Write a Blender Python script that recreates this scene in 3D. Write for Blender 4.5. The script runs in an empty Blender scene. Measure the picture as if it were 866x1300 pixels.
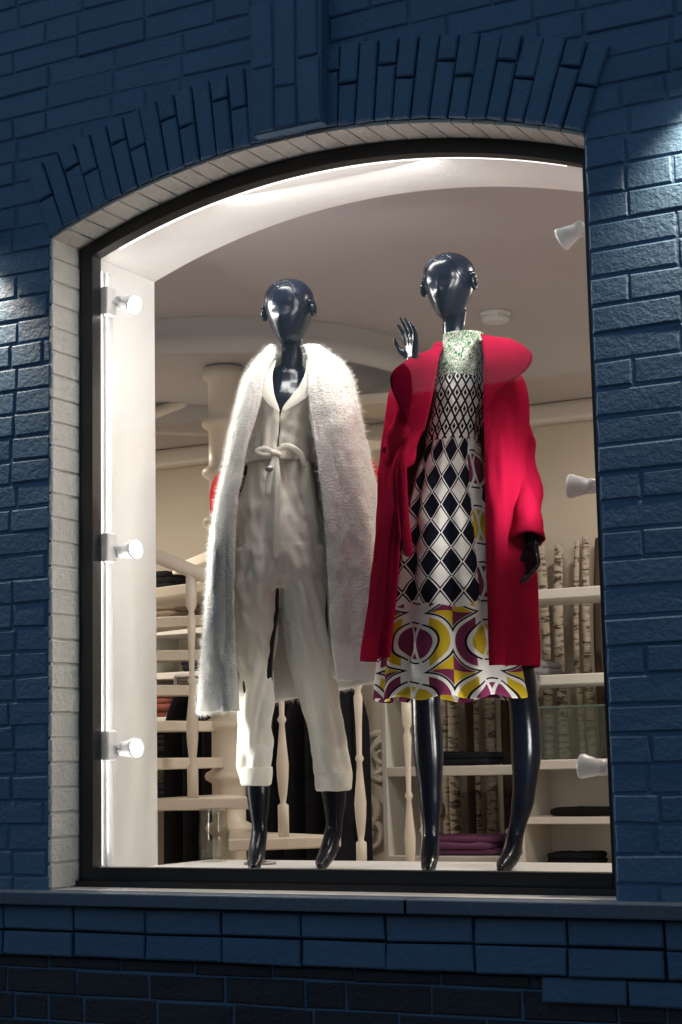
import bpy, bmesh, math, random
import numpy as np
from mathutils import Vector, Matrix, noise
random.seed(7)
sc=bpy.context.scene
sc.view_settings.view_transform='Standard'; sc.view_settings.look='None'; sc.view_settings.exposure=0
COL=bpy.context.collection
# ------------------------------------------------------------------ helpers
class NT:
    def __init__(s,name):
        s.mat=bpy.data.materials.new(name); s.mat.use_nodes=True
        s.nt=s.mat.node_tree; s.b=s.nt.nodes['Principled BSDF']; s.out=s.nt.nodes['Material Output']
    def n(s,t,**k):
        x=s.nt.nodes.new(t)
        for a,v in k.items(): setattr(x,a,v)
        return x
    def l(s,a,b): s.nt.links.new(a,b)
    def m(s,op,a,b=None,c=None,clamp=False):
        x=s.n('ShaderNodeMath',operation=op); x.use_clamp=clamp
        for i,v in enumerate((a,b,c)):
            if v is None: continue
            if hasattr(v,'links'): s.l(v,x.inputs[i])
            else: x.inputs[i].default_value=v
        return x.outputs[0]
    def mix(s,f,a,b):
        x=s.n('ShaderNodeMix',data_type='RGBA')
        if hasattr(f,'links'): s.l(f,x.inputs[0])
        else: x.inputs[0].default_value=f
        for i,v in ((6,a),(7,b)):
            if hasattr(v,'links'): s.l(v,x.inputs[i])
            else: x.inputs[i].default_value=(*v,1)
        return x.outputs[2]
    def noise(s,scale,detail=4,rough=.55,vec=None,dist=0):
        x=s.n('ShaderNodeTexNoise'); x.inputs['Scale'].default_value=scale; x.inputs['Detail'].default_value=detail
        x.inputs['Roughness'].default_value=rough; x.inputs['Distortion'].default_value=dist
        if vec is None: vec=s.obj()
        s.l(vec,x.inputs['Vector']); return x.outputs['Fac']
    def obj(s):
        if not hasattr(s,'_o'): s._o=s.n('ShaderNodeTexCoord').outputs['Object']
        return s._o
    def scaled(s,v):
        x=s.n('ShaderNodeMapping'); x.inputs['Scale'].default_value=v; s.l(s.obj(),x.inputs[0]); return x.outputs[0]
    def ramp(s,f,stops):
        x=s.n('ShaderNodeValToRGB'); r=x.color_ramp
        while len(r.elements)<len(stops): r.elements.new(.5)
        for e,(p,c) in zip(r.elements,stops): e.position=p; e.color=(*c,1)
        s.l(f,x.inputs[0]); return x.outputs[0]
    def bump(s,h,dist=.002,st=1.0):
        x=s.n('ShaderNodeBump'); x.inputs['Distance'].default_value=dist; x.inputs['Strength'].default_value=st
        s.l(h,x.inputs['Height']); s.l(x.outputs[0],s.b.inputs['Normal']); return x
    def set(s,**k):
        for a,v in k.items():
            i=s.b.inputs[a.replace('_',' ')]
            if hasattr(v,'links'): s.l(v,i)
            elif isinstance(v,tuple): i.default_value=(*v,1)
            else: i.default_value=v
        return s
    def matte(s):
        """plain diffuse surface for chalky / woollen materials"""
        d=s.n('ShaderNodeBsdfDiffuse'); i=s.b.inputs['Base Color']
        if i.links: s.l(i.links[0].from_socket,d.inputs[0])
        else: d.inputs[0].default_value=i.default_value
        if s.b.inputs['Normal'].links: s.l(s.b.inputs['Normal'].links[0].from_socket,d.inputs['Normal'])
        d.inputs['Roughness'].default_value=.4
        s.nt.nodes.remove(s.b); s.l(d.outputs[0],s.out.inputs[0]); return s
def simple(name,col,rough=.6,var=.15,nscale=12,bump=.0,bscale=150,metal=0,**k):
    t=NT(name); f=t.noise(nscale,2)
    c=t.mix(f,tuple(x*(1-var) for x in col),tuple(min(1,x*(1+var)) for x in col))
    t.set(Base_Color=c,Roughness=rough,Metallic=metal,**k)
    if bump: t.bump(t.noise(bscale,2),bump)
    if rough>=.6 and not metal and not k: t.matte()
    return t.mat
def link(o,parent=None):
    COL.objects.link(o)
    if parent: o.parent=parent
    return o
def mesh(name,V,F,mat=None,parent=None,smooth=False,uv=None):
    me=bpy.data.meshes.new(name); me.from_pydata([tuple(v) for v in V],[],F); me.update()
    if smooth: me.polygons.foreach_set('use_smooth',[True]*len(me.polygons))
    if uv is not None:
        l=me.uv_layers.new(name='UVMap')
        idx=np.zeros(len(me.loops),dtype=np.int32); me.loops.foreach_get('vertex_index',idx)
        l.data.foreach_set('uv',np.array(uv,dtype=np.float32)[idx].ravel())
    if mat: me.materials.append(mat)
    return link(bpy.data.objects.new(name,me),parent)
def empty(name,loc=(0,0,0),rz=0):
    o=bpy.data.objects.new(name,None); o.location=loc; o.rotation_euler[2]=rz; o.empty_display_size=.1
    return link(o)
class B:
    """mesh accumulator"""
    def __init__(s): s.V=[]; s.F=[]
    def add(s,V,F):
        k=len(s.V); s.V+= [tuple(v) for v in V]; s.F+=[tuple(i+k for i in f) for f in F]
    def box(s,x0,x1,y0,y1,z0,z1,ch=0.0):
        if ch<=0:
            s.add([(x0,y0,z0),(x1,y0,z0),(x1,y1,z0),(x0,y1,z0),(x0,y0,z1),(x1,y0,z1),(x1,y1,z1),(x0,y1,z1)],
              [(0,3,2,1),(4,5,6,7),(0,1,5,4),(1,2,6,5),(2,3,7,6),(3,0,4,7)]); return
        c=ch
        def ring(z,i): return [(x0+i,y0,z),(x1-i,y0,z),(x1,y0+i,z),(x1,y1-i,z),(x1-i,y1,z),(x0+i,y1,z),(x0,y1-i,z),(x0,y0+i,z)]
        def ring2(z): return [(x0+2*c,y0+c,z),(x1-2*c,y0+c,z),(x1-c,y0+2*c,z),(x1-c,y1-2*c,z),(x1-2*c,y1-c,z),(x0+2*c,y1-c,z),(x0+c,y1-2*c,z),(x0+c,y0+2*c,z)]
        R=ring2(z0)+ring(z0+c,c)+ring(z1-c,c)+ring2(z1)
        F=[tuple(range(7,-1,-1)),tuple(range(24,32))]
        for r in range(3):
            for i in range(8): j=(i+1)%8; F.append((r*8+i,r*8+j,r*8+8+j,r*8+8+i))
        s.add(R,F)
    def tube(s,pts,rad,n=14,sub=6,flat=None,close=True):
        P=[Vector(p) for p in pts]; m=len(P)
        Q=[];R=[]
        for i in range(m-1):
            p0=P[max(0,i-1)];p1=P[i];p2=P[i+1];p3=P[min(m-1,i+2)]
            for k in range(sub):
                t=k/sub
                Q.append(.5*((2*p1)+(p2-p0)*t+(2*p0-5*p1+4*p2-p3)*t*t+(3*p1-p0-3*p2+p3)*t**3))
                tt=t*t*(3-2*t); R.append(rad[i]*(1-tt)+rad[i+1]*tt)
        Q.append(P[-1]);R.append(rad[-1])
        if close:
            d0=(Q[0]-Q[1]).normalized(); d1=(Q[-1]-Q[-2]).normalized(); r0=R[0]; r1=R[-1]
            q0=Q[0].copy(); q1=Q[-1].copy()
            pre=[(q0+d0*r0*math.sin(a),max(1e-4,r0*math.cos(a))) for a in (1.55,1.2,.8,.4)]
            post=[(q1+d1*r1*math.sin(a),max(1e-4,r1*math.cos(a))) for a in (.4,.8,1.2,1.55)]
            Q=[p for p,_ in pre]+Q+[p for p,_ in post]; R=[r for _,r in pre]+R+[r for _,r in post]
        V=[];F=[]
        up=Vector((0,1,0)) if abs((Q[-1]-Q[0]).normalized().y)<.9 else Vector((1,0,0))
        for i,q in enumerate(Q):
            d=(Q[min(len(Q)-1,i+1)]-Q[max(0,i-1)])
            if d.length<1e-9: d=Vector((0,0,1))
            d.normalize(); a=up-d*up.dot(d)
            if a.length<1e-4: a=d.orthogonal()
            a.normalize(); b=d.cross(a); up=a
            for k in range(n):
                th=2*math.pi*k/n
                fa=flat if flat else 1.0
                V.append(q+a*math.cos(th)*R[i]*fa+b*math.sin(th)*R[i])
        for i in range(len(Q)-1):
            for k in range(n):
                j=(k+1)%n; F.append((i*n+k,i*n+j,i*n+n+j,i*n+n+k))
        if close: F.append(tuple(range(n-1,-1,-1))); F.append(tuple((len(Q)-1)*n+k for k in range(n)))
        s.add(V,F)
    def lathe(s,c,prof,n=24):
        V=[];F=[]
        for r,z in prof:
            for k in range(n):
                a=2*math.pi*k/n; V.append((c[0]+r*math.cos(a),c[1]+r*math.sin(a),c[2]+z))
        m=len(prof)
        for i in range(m-1):
            for k in range(n):
                j=(k+1)%n; F.append((i*n+k,i*n+j,i*n+n+j,i*n+n+k))
        F.append(tuple(range(n-1,-1,-1))); F.append(tuple((m-1)*n+k for k in range(n)))
        s.add(V,F)
    def obj(s,name,mat,parent=None,smooth=False): return mesh(name,s.V,s.F,mat,parent,smooth)
def bevel(o,w=.003,seg=2):
    m=o.modifiers.new('b','BEVEL'); m.width=w; m.segments=seg; m.limit_method='ANGLE'; return o
def solid(o,t,off=-1):
    m=o.modifiers.new('s','SOLIDIFY'); m.thickness=t; m.offset=off; return o
def bake(o):
    dg=bpy.context.evaluated_depsgraph_get(); ev=o.evaluated_get(dg)
    me=bpy.data.meshes.new_from_object(ev); o.modifiers.clear(); o.data=me; return o
def remesh(o,vox=.004,smooth=4):
    m=o.modifiers.new('r','REMESH'); m.mode='VOXEL'; m.voxel_size=vox; m.use_smooth_shade=True
    if smooth:
        k=o.modifiers.new('k','SMOOTH'); k.iterations=smooth; k.factor=.5
    bpy.context.view_layer.update(); return bake(o)
def wrinkle(o,fn):
    me=o.data; me.update()
    n=len(me.vertices); co=np.zeros(n*3); me.vertices.foreach_get('co',co); no=np.zeros(n*3); me.vertices.foreach_get('normal',no)
    co=co.reshape(-1,3); no=no.reshape(-1,3)
    d=np.array([fn(Vector(c),Vector(q)) for c,q in zip(co,no)])
    co+=no*d[:,None]; me.vertices.foreach_set('co',co.ravel()); me.update()
def crom(keys,t):
    ts=[k[0] for k in keys]
    if t<=ts[0]: return list(keys[0][1:])
    if t>=ts[-1]: return list(keys[-1][1:])
    i=max(j for j in range(len(ts)-1) if ts[j]<=t)
    a=keys[max(0,i-1)][1:];b=keys[i][1:];c=keys[i+1][1:];d=keys[min(len(ts)-1,i+2)][1:]
    ta=ts[max(0,i-1)];tb=ts[i];tc=ts[i+1];td=ts[min(len(ts)-1,i+2)]
    u=(t-tb)/(tc-tb); out=[]
    for p,q,r,w in zip(a,b,c,d):
        m1=(r-p)/(tc-ta)*(tc-tb) if tc>ta else 0; m2=(w-q)/(td-tb)*(tc-tb) if td>tb else 0
        out.append((2*u**3-3*u*u+1)*q+(u**3-2*u*u+u)*m1+(-2*u**3+3*u*u)*r+(u**3-u*u)*m2)
    return out

# ------------------------------------------------------------------ materials
def brickmat(name,c0,c1,rough=.5):
    t=NT(name); a=t.n('ShaderNodeAttribute',attribute_name='rnd').outputs['Fac']
    f=t.noise(7,3); f2=t.noise(60,3)
    x=t.m('ADD',t.m('MULTIPLY',a,.4),t.m('MULTIPLY',f,.6))
    c=t.mix(x,c0,c1)
    sp=t.m('GREATER_THAN',f2,.66); c=t.mix(t.m('MULTIPLY',sp,.25),c,tuple(min(1,v*1.5+.02) for v in c1))
    t.set(Base_Color=c,Roughness=t.m('ADD',t.m('MULTIPLY',f2,.3),rough-.15))
    t.bump(t.noise(55,5,.65),.008,.8)
    return t.mat
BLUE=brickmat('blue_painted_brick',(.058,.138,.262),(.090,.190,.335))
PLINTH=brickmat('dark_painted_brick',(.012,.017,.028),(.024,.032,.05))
WHITEB=brickmat('white_painted_brick',(.62,.60,.56),(.80,.78,.74))
PLASTER=simple('white_plaster',(.76,.75,.74),.7,.05,5,.001,80)
CEIL=simple('ceiling_paint',(.47,.43,.44),.8,.04,3)
WALLP=simple('cream_wall_paint',(.62,.57,.49),.8,.06,3)
FLOORM=simple('wood_floor',(.30,.22,.15),.5,.2,6)
FRAME=simple('black_frame_paint',(.008,.009,.012),.4,.2,20)
GRAN=simple('granite_ledge',(.10,.14,.20),.5,.4,140,.0008,200)
WPAINT=simple('white_gloss_paint',(.70,.67,.64),.35,.05,8)
LAMPW=simple('white_lamp_metal',(.62,.62,.63),.35,.03,10)
CREAMW=simple('cream_stair_paint',(.76,.70,.61),.4,.06,8)
MANN=simple('mannequin_gloss',(.004,.006,.013),.24,.2,8,Specular_IOR_Level=.2)
GREYM=simple('grey_metal',(.3,.3,.31),.35,.1,10,metal=.8)
def emis(name,col,s):
    t=NT(name); t.set(Base_Color=(.8,.8,.8),Emission_Color=col,Emission_Strength=s); return t.mat
LED=emis('lamp_lens',(1,.98,.95),16)
LEDS=emis('led_strip',(1,.98,.95),1.2)
LEDD=emis('ceiling_lamp_lens',(1,.93,.84),5)

# ------------------------------------------------------------------ facade
W=1.729; ZS=1.970; CX=W/2; RAD=2.401; CZ=-.270
GZ=-1.25
bld=empty('brick_building')
def arcz(x,r=RAD): return CZ+math.sqrt(max(0,r*r-(x-CX)**2))
def archwall(name,y0,y1,xa,xb,za,zb,hx0,hx1,hz0,rad,mat,matr):
    V=[];F=[];G=[]
    N=32; xs=[hx0+(hx1-hx0)*i/N for i in range(N+1)]
    zs=[arcz(x,rad) for x in xs]
    def q(a,b,c,d,flip=False,g=0):
        k=len(V); V.extend([a,b,c,d]); F.append((k,k+1,k+2,k+3) if not flip else (k+3,k+2,k+1,k)); G.append(g)
    for y,fl in ((y0,False),(y1,True)):
        q((xa,y,za),(hx0,y,za),(hx0,y,zb),(xa,y,zb),fl); q((hx1,y,za),(xb,y,za),(xb,y,zb),(hx1,y,zb),fl)
        q((hx0,y,za),(hx1,y,za),(hx1,y,hz0),(hx0,y,hz0),fl)
        for i in range(N): q((xs[i],y,zs[i]),(xs[i+1],y,zs[i+1]),(xs[i+1],y,zb),(xs[i],y,zb),fl)
    q((hx0,y0,hz0),(hx0,y1,hz0),(hx0,y1,zs[0]),(hx0,y0,zs[0]),False,1)
    q((hx1,y0,hz0),(hx1,y1,hz0),(hx1,y1,zs[-1]),(hx1,y0,zs[-1]),True,1)
    q((hx0,y0,hz0),(hx1,y0,hz0),(hx1,y1,hz0),(hx0,y1,hz0),False,1)
    for i in range(N): q((xs[i],y0,zs[i]),(xs[i],y1,zs[i]),(xs[i+1],y1,zs[i+1]),(xs[i+1],y0,zs[i+1]),False,1)
    q((xa,y0,zb),(xb,y0,zb),(xb,y1,zb),(xa,y1,zb)); q((xa,y0,za),(xa,y1,za),(xa,y1,zb),(xa,y0,zb)); q((xb,y0,za),(xb,y1,za),(xb,y1,zb),(xb,y0,zb))
    o=mesh(name,V,F,mat,bld); o.data.materials.append(matr)
    for p,g in zip(o.data.polygons,G): p.material_index=g
    return o
archwall('outer_wall',.0052,.16,-4,6,GZ,5,0,W,0,RAD,BLUE,WHITEB)
archwall('inner_wall',.162,.50,-4,6,GZ,5,.045,W-.045,.035,RAD-.045,PLASTER,PLASTER)

class Bricks:
    def __init__(s): s.V=[];s.F=[];s.A=[]
    def brick(s,q,yf,yb,ch=.0048,j=.0026):
        k=len(s.V); rn=random.random()
        P=[Vector(p)+Vector((random.uniform(-j,j),random.uniform(-j,j))) for p in q]
        yy=yf+random.uniform(-.002,.002)
        for p in P: s.V.append((p.x,yb,p.y))
        for p in P: s.V.append((p.x,yy+ch*.8,p.y))
        for i,p in enumerate(P):
            a=(P[i-1]-p).normalized()*ch; b=(P[(i+1)%4]-p).normalized()*ch
            s.V.append((p.x+a.x+b.x,yy+random.uniform(-.0015,.0015),p.y+a.y+b.y))
        s.F.append((k+8,k+9,k+10,k+11))
        for i in range(4):
            n=(i+1)%4; s.F+= [(k+i,k+n,k+4+n,k+4+i),(k+4+i,k+4+n,k+8+n,k+8+i)]
        s.A+=[rn]*12
    def obj(s,name,mat,parent=bld):
        o=mesh(name,s.V,s.F,mat,parent); a=o.data.attributes.new('rnd','FLOAT','POINT'); a.data.foreach_set('value',s.A); return o
CH=.0732; BL=.25; J=.007
br=Bricks()
def rowbricks(b,z0,z1,xa,xb,row,yf,yb,L=BL):
    x=xa-(row%2)*L/2-random.uniform(0,.03)
    while x<xb:
        l=L if random.random()>.25 else L*.5
        a=max(x,xa); e=min(x+l,xb)
        if e-a>.02: b.brick([(a+J/2,z0+J/2),(e-J/2,z0+J/2),(e-J/2,z1-J/2),(a+J/2,z1-J/2)],yf,yb)
        x+=l
r=0; z=-.035
while z<4.2:
    z1=z+CH
    if z1>0:
        if z<2.14: rowbricks(br,z,z1,-3.0,0.0,r,0,.02); rowbricks(br,z,z1,W,5.0,r+1,0,.02)
        else: rowbricks(br,z,z1,-3.0,5.0,r,0,.02)
    z=z1; r+=1
z=-.040
for i in range(2):
    rowbricks(br,z-CH,z,-3,5,i,-.035,.02); z-=CH
rowbricks(br,z-CH*.9,z,1.53,5,1,-.02,.02)
br.obj('blue_bricks',BLUE)
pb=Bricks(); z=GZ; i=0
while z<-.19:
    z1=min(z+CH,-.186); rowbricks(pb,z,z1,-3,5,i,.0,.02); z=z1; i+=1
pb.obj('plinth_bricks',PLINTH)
vb=Bricks(); TH=.24
a0=math.atan2(ZS-CZ,W-CX); a1=math.pi-a0; n=31
for i in range(n):
    b0=a0+(a1-a0)*i/n; b1=a0+(a1-a0)*(i+1)/n
    g=J/2/RAD*.8
    spl=[(0,TH)] if i%3 else [(0,TH*.5),(TH*.5,TH)]
    if i%3==1: spl=[(0,TH*.68),(TH*.68,TH)]
    for s0,s1 in spl:
        q=[(CX+(RAD+rr)*math.cos(aa),CZ+(RAD+rr)*math.sin(aa)) for rr,aa in ((s0+.003,b1-g),(s0+.003,b0+g),(s1-.004,b0+g),(s1-.004,b1-g))]
        vb.brick(q,-.014,.0065)
kb=B(); kb.add([(.752,-.046,2.134),(.977,-.046,2.134),(.977,.008,2.134),(.752,.008,2.134),(.745,-.046,2.53),(.984,-.046,2.53),(.984,.008,2.53),(.745,.008,2.53)],[(0,3,2,1),(4,5,6,7),(0,1,5,4),(1,2,6,5),(2,3,7,6),(3,0,4,7)])
kb.obj('keystone_core',BLUE,bld)
for c in range(3):
    xa=.754+c*.0735
    for (za,zb) in (((2.136,2.33),(2.33,2.528)) if c%2==0 else ((2.136,2.26),(2.26,2.528))):
        vb.brick([(xa+.004,za+.004),(xa+.0695,za+.004),(xa+.0695,zb-.004),(xa+.004,zb-.004)],-.054,-.04)
vb.obj('arch_voussoirs',BLUE)
wbb=B(); z=.0
while z<ZS-.01:
    z1=min(z+CH,ZS); j=random.uniform(-.0015,.0015)
    wbb.box(-.008,.006+j,.002,.139,z+.003,z1-.003,.003); z=z1
for i in range(27):
    b0=a0+(a1-a0)*i/27; b1=a0+(a1-a0)*(i+1)/27; g=.0012
    V=[]
    for y in (.002,.139):
        for rr,aa in ((RAD-.008,b1-g),(RAD-.008,b0+g),(RAD+.002,b0+g),(RAD+.002,b1-g)): V.append((CX+rr*math.cos(aa),y,CZ+rr*math.sin(aa)))
    wbb.add(V,[(0,1,2,3),(7,6,5,4),(0,4,5,1),(1,5,6,2),(2,6,7,3),(3,7,4,0)])
wbb.obj('white_reveal_bricks',WHITEB,bld)
lb=B()
for x in (-3,-1.6,-.2,1.18,2.56,3.94): lb.box(x+.001,x+1.397,-.075,.14,-.038,-.001)
bevel(lb.obj('window_ledge',GRAN,bld),.004)
fb=B(); y0,y1=.1395,.185
fb.box(.008,.055,y0,y1,0,1.99); fb.box(W-.055,W-.0005,y0,y1,0,1.99); fb.box(.0555,W-.0555,y0-.003,y1,0,.056)
fb.box(.0,W,y0-.02,y0-.004,0,.018)
N=40
for i in range(N):
    xa=.009+(W-.010)*i/N; xb=.009+(W-.010)*(i+1)/N
    V=[]
    for y in (y0-.001,y1-.001):
        for x,rr in ((xa,RAD-.05),(xb,RAD-.05),(xb,RAD-.0085),(xa,RAD-.0085)): V.append((x,y,arcz(x,rr)))
    fb.add(V,[(0,1,2,3),(7,6,5,4),(0,4,5,1),(2,6,7,3)])
fb.obj('window_frame',FRAME,bld)
t=NT('window_glass'); tr=t.n('ShaderNodeBsdfTransparent'); tr.inputs[0].default_value=(.96,.965,.955,1)
gl=t.n('ShaderNodeBsdfGlossy'); gl.inputs['Roughness'].default_value=.02
fr=t.n('ShaderNodeFresnel'); fr.inputs[0].default_value=1.5; mx=t.n('ShaderNodeMixShader')
t.l(fr.outputs[0],mx.inputs[0]); t.l(tr.outputs[0],mx.inputs[1]); t.l(gl.outputs[0],mx.inputs[2]); t.l(mx.outputs[0],t.out.inputs[0])
V=[(.05,.16,.05),(W-.05,.16,.05)]+[(x,.16,arcz(x,RAD-.045)) for x in [W-.05-(W-.1)*i/24 for i in range(25)]]
mesh('glass_pane',V,[tuple(range(len(V)))],t.mat,bld)
# LED strip light fixed behind the window frame (its glow rims the glass in the photo)
ls=empty('led_strip_light')
b=B()
for i in range(24):
    xa=.12+(W-.24)*i/24; xb=.12+(W-.24)*(i+1)/24
    V=[]
    for y in (.187,.199):
        for x,rr in ((xa,RAD-.0495),(xb,RAD-.0495),(xb,RAD-.0465),(xa,RAD-.0465)): V.append((x,y,arcz(x,rr)))
    b.add(V,[(0,1,2,3),(7,6,5,4),(0,4,5,1),(2,6,7,3)])
b.box(.0465,.0495,.187,.199,.06,1.9); b.obj('strip',LEDS,ls)
def area(name,loc,d,sx,sy,p,par,roll=None):
    L=bpy.data.lights.new(name,'AREA'); L.shape='RECTANGLE'; L.size=sx; L.size_y=sy; L.energy=p; L.color=(1,.975,.94)
    o=link(bpy.data.objects.new(name,L),par); o.location=loc
    Z=-Vector(d).normalized(); X=Vector(roll); X=(X-Z*X.dot(Z)).normalized(); Y=Z.cross(X)
    o.rotation_euler=Matrix((X,Y,Z)).transposed().to_euler(); return o
area('strip_glow_top',(CX,.196,2.060),(0,.30,-.95),1.2,.012,17,ls,(1,0,0))
area('strip_glow_side',(.062,.196,1.0),(.86,.5,0),1.8,.012,4.5,ls,(0,0,1))

# ------------------------------------------------------------------ street
asp=simple('asphalt',(.05,.05,.052),.85,.3,40,.003,200)
pav=NT('paving'); bt=pav.n('ShaderNodeTexBrick'); bt.inputs['Scale'].default_value=2.2; pav.l(pav.obj(),bt.inputs[0])
bt.inputs['Color1'].default_value=(.22,.21,.20,1);bt.inputs['Color2'].default_value=(.27,.26,.25,1);bt.inputs['Mortar'].default_value=(.1,.1,.1,1);bt.inputs['Mortar Size'].default_value=.01
pav.set(Base_Color=bt.outputs[0],Roughness=.8); pav.matte()
g=B(); g.add([(-200,-200,GZ-.13),(200,-200,GZ-.13),(200,200,GZ-.13),(-200,200,GZ-.13)],[(0,1,2,3)]); g.obj('ground',asp)
g=B(); g.box(-40,40,-6,0.0,GZ-.125,GZ); bevel(g.obj('pavement',pav.mat),.02)
g=B(); g.box(-40,40,-6.15,-6.002,GZ-.125,GZ+.002); bevel(g.obj('kerb',simple('kerb_stone',(.3,.3,.3),.8)),.015)
g=B(); g.box(-40,40,-13,-6.16,GZ-.129,GZ-.122); g.obj('road',asp)
g=B()
for i in range(-10,11): g.box(i*4,i*4+2,-9.6,-9.48,GZ-.1215,GZ-.117)
g.obj('road_marking',simple('road_paint',(.75,.75,.72),.7))
ob=empty('opposite_building')
g=B(); g.box(-45,45,-32,-22,GZ-.12,6.2); g.box(-45.3,45.3,-32.3,-21.7,6.201,6.5); g.obj('walls',simple('dark_render',(.10,.09,.085),.9,.2,2),ob)
g=B()
for i in range(-14,15):
    for zz in (0,3.2): g.box(i*3-.6,i*3+.6,-21.99,-21.93,zz,zz+1.8)
g.obj('windows',simple('dark_window_glass',(.02,.025,.03),.15),ob)

# ------------------------------------------------------------------ interior shell
FZ=-.55; CEZ=2.10; YB=3.92
ib=B(); ib.box(-3.0,3.6,.505,YB+.1,FZ-.1,FZ); ib.obj('shop_floor',FLOORM,bld)
ib=B(); ib.box(-3.0,3.6,.502,YB+.1,CEZ,CEZ+.1); ib.obj('shop_ceiling',CEIL,bld)
ib=B(); ib.box(-3.0,3.6,YB,YB+.1,FZ,CEZ); ib.box(-3.1,-3.0,.505,YB+.1,FZ-.1,CEZ+.1); ib.box(3.6,3.7,.505,YB+.1,FZ-.1,CEZ+.1)
ib.obj('shop_walls',WALLP,bld)
ib=B(); ib.box(.0462,W-.0462,.187,.80,-.03,.040,.004); ib.obj('display_platform',PLASTER,bld)
ib=B(); ib.box(-3,3.6,YB-.10,YB-.001,CEZ-.10,CEZ-.001); bevel(ib.obj('ceiling_cornice',WPAINT,bld),.02)
ib=B(); ib.box(.0458,.058,.215,.24,.05,1.90); ib.obj('light_track',LAMPW,bld)
ib=B(); ib.box(W-.058,W-.0458,.29,.315,.05,1.90); ib.obj('light_track_right',LAMPW,bld)
sd=B(); sd.lathe((.62,2.05,CEZ-.045),[(.03,0),(.05,.004),(.058,.02),(.05,.028),(.06,.03),(.062,.0445)],28); sd.obj('smoke_detector',LAMPW,None,True)

# ------------------------------------------------------------------ spotlights
def spot(mount,head,aim,power):
    e=empty('spotlight',mount)
    m=Vector(mount); h=Vector(head)-m; d=(Vector(aim)-Vector(head)).normalized()
    b=B(); sx=1 if h.x>0 else -1
    b.box(*sorted((0,sx*.03)),-.025,.025,-.045,.045,.004); bevel(b.obj('mount',LAMPW,e),.003)
    b=B(); b.tube([(sx*.02,0,0),h*.6+Vector((0,0,.004)),h-d*.02],[.006]*3,10); b.obj('arm',LAMPW,e,True)
    q=d.to_track_quat('Z','Y').to_matrix().to_4x4(); q.translation=h
    b=B(); b.lathe((0,0,0),[(.010,-.052),(.018,-.050),(.0205,-.038),(.0215,-.036),(.0215,-.030),(.0195,-.028),(.0255,-.008),(.030,.012),(.033,.018),(.033,.026),(.0295,.026),(.028,.012),(.004,.010)],28)
    o=b.obj('housing',LAMPW,e,True); o.matrix_local=q
    b=B(); b.lathe((0,0,0),[(.0275,.012),(.0275,.0145),(.001,.0165)],24); o=b.obj('lens',LED,e,True); o.matrix_local=q
    L=bpy.data.lights.new('spot_bulb','SPOT'); L.energy=power; L.spot_size=math.radians(115); L.spot_blend=.9; L.shadow_soft_size=.03; L.color=(1,.97,.925)
    lo=link(bpy.data.objects.new('bulb',L),e); lo.location=h+d*.03; lo.rotation_euler=d.to_track_quat('-Z','Y').to_euler()
for z,p in ((1.79,23),(1.01,21),(.405,12)):
    spot((.058,.20,z+.01),(.135,.225,z),(.85,.10,z+(-.25 if z>1.5 else .03)),p)
for z,p in ((1.785,13),(1.08,6),(.325,7)):
    spot((W-.058,.30,z-.02),(W-.145,.26,z),(.5,.30,z+(-.45 if z>1.5 else .1)),p)
def clamp_(x,y,p):
    e=empty('ceiling_lamp',(x,y,CEZ))
    b=B(); b.lathe((0,0,-.03),[(.06,.0299),(.09,.0),(.10,.0),(.10,.0299)],28); b.obj('rim',LAMPW,e,True)
    b=B(); b.lathe((0,0,-.024),[(.001,0),(.085,0.0),(.085,.003)],28); b.obj('lens',LEDD,e,True)
    L=bpy.data.lights.new('ceiling_bulb','AREA'); L.shape='DISK'; L.size=.18; L.energy=p; L.color=(1,.89,.76)
    lo=link(bpy.data.objects.new('bulb',L),e); lo.location=(0,0,-.035)
clamp_(1.8,1.2,22); clamp_(1.6,3.0,38); clamp_(-2.1,2.4,40)

# ------------------------------------------------------------------ spiral staircase
st=empty('spiral_staircase'); SC=(-.78,2.28); SR=.88
b=B(); prof=[(.09,FZ)]
z=FZ
while z<2.05:
    prof+=[(.072,z+.05),(.072,z+.16),(.098,z+.175),(.104,z+.19),(.098,z+.205),(.072,z+.22)]; z+=.22
prof=[p for p in prof if p[1]<2.05]+[(.09,2.09)]
b.lathe((SC[0],SC[1],0),prof,32); b.obj('newel_column',CREAMW,st,True)
tb=B(); bb=B(); rise=.155; dA=math.radians(24)
def balu(bb,x,y,z0,z1):
    h=z1-z0; pr=[(.021,0),(.021,.14),(.010,.15),(.016,.19),(.022,.26),(.024,.32),(.014,.44),(.010,.50),(.018,.52),(.010,.54),(.013,.68),(.018,.80),(.010,.83),(.021,.86),(.021,1)]
    bb.lathe((x,y,z0),[(r_,t_*h) for r_,t_ in pr],12)
rail=[]
for k in range(-3,13):
    a=math.radians(-44)-k*dA; zt=.07+rise*k
    if zt<FZ+.05: continue
    V=[]
    for z in (zt-.045,zt):
        V+=[(SC[0]+.07*math.cos(a-dA*.65),SC[1]+.07*math.sin(a-dA*.65),z),(SC[0]+.07*math.cos(a+dA*.65),SC[1]+.07*math.sin(a+dA*.65),z)]
        for m in range(7):
            aa=a+dA*.62-m*dA*1.24/6; V.append((SC[0]+SR*math.cos(aa),SC[1]+SR*math.sin(aa),z))
    tb.add(V,[tuple(range(8,-1,-1)),tuple(range(9,18))]+[(i,(i+1)%9,9+(i+1)%9,9+i) for i in range(9)])
    bx=SC[0]+(SR-.05)*math.cos(a); by=SC[1]+(SR-.05)*math.sin(a)
    if zt<1.25: balu(bb,bx,by,zt,zt+.86)
    for q in (0,.5):
        aa=a-q*dA; zz=zt+rise*q+.875
        if zt<1.25: rail.append((SC[0]+(SR-.05)*math.cos(aa),SC[1]+(SR-.05)*math.sin(aa),zz))
bevel(tb.obj('treads',CREAMW,st),.006); bb.obj('balusters',CREAMW,st,True)
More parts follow.
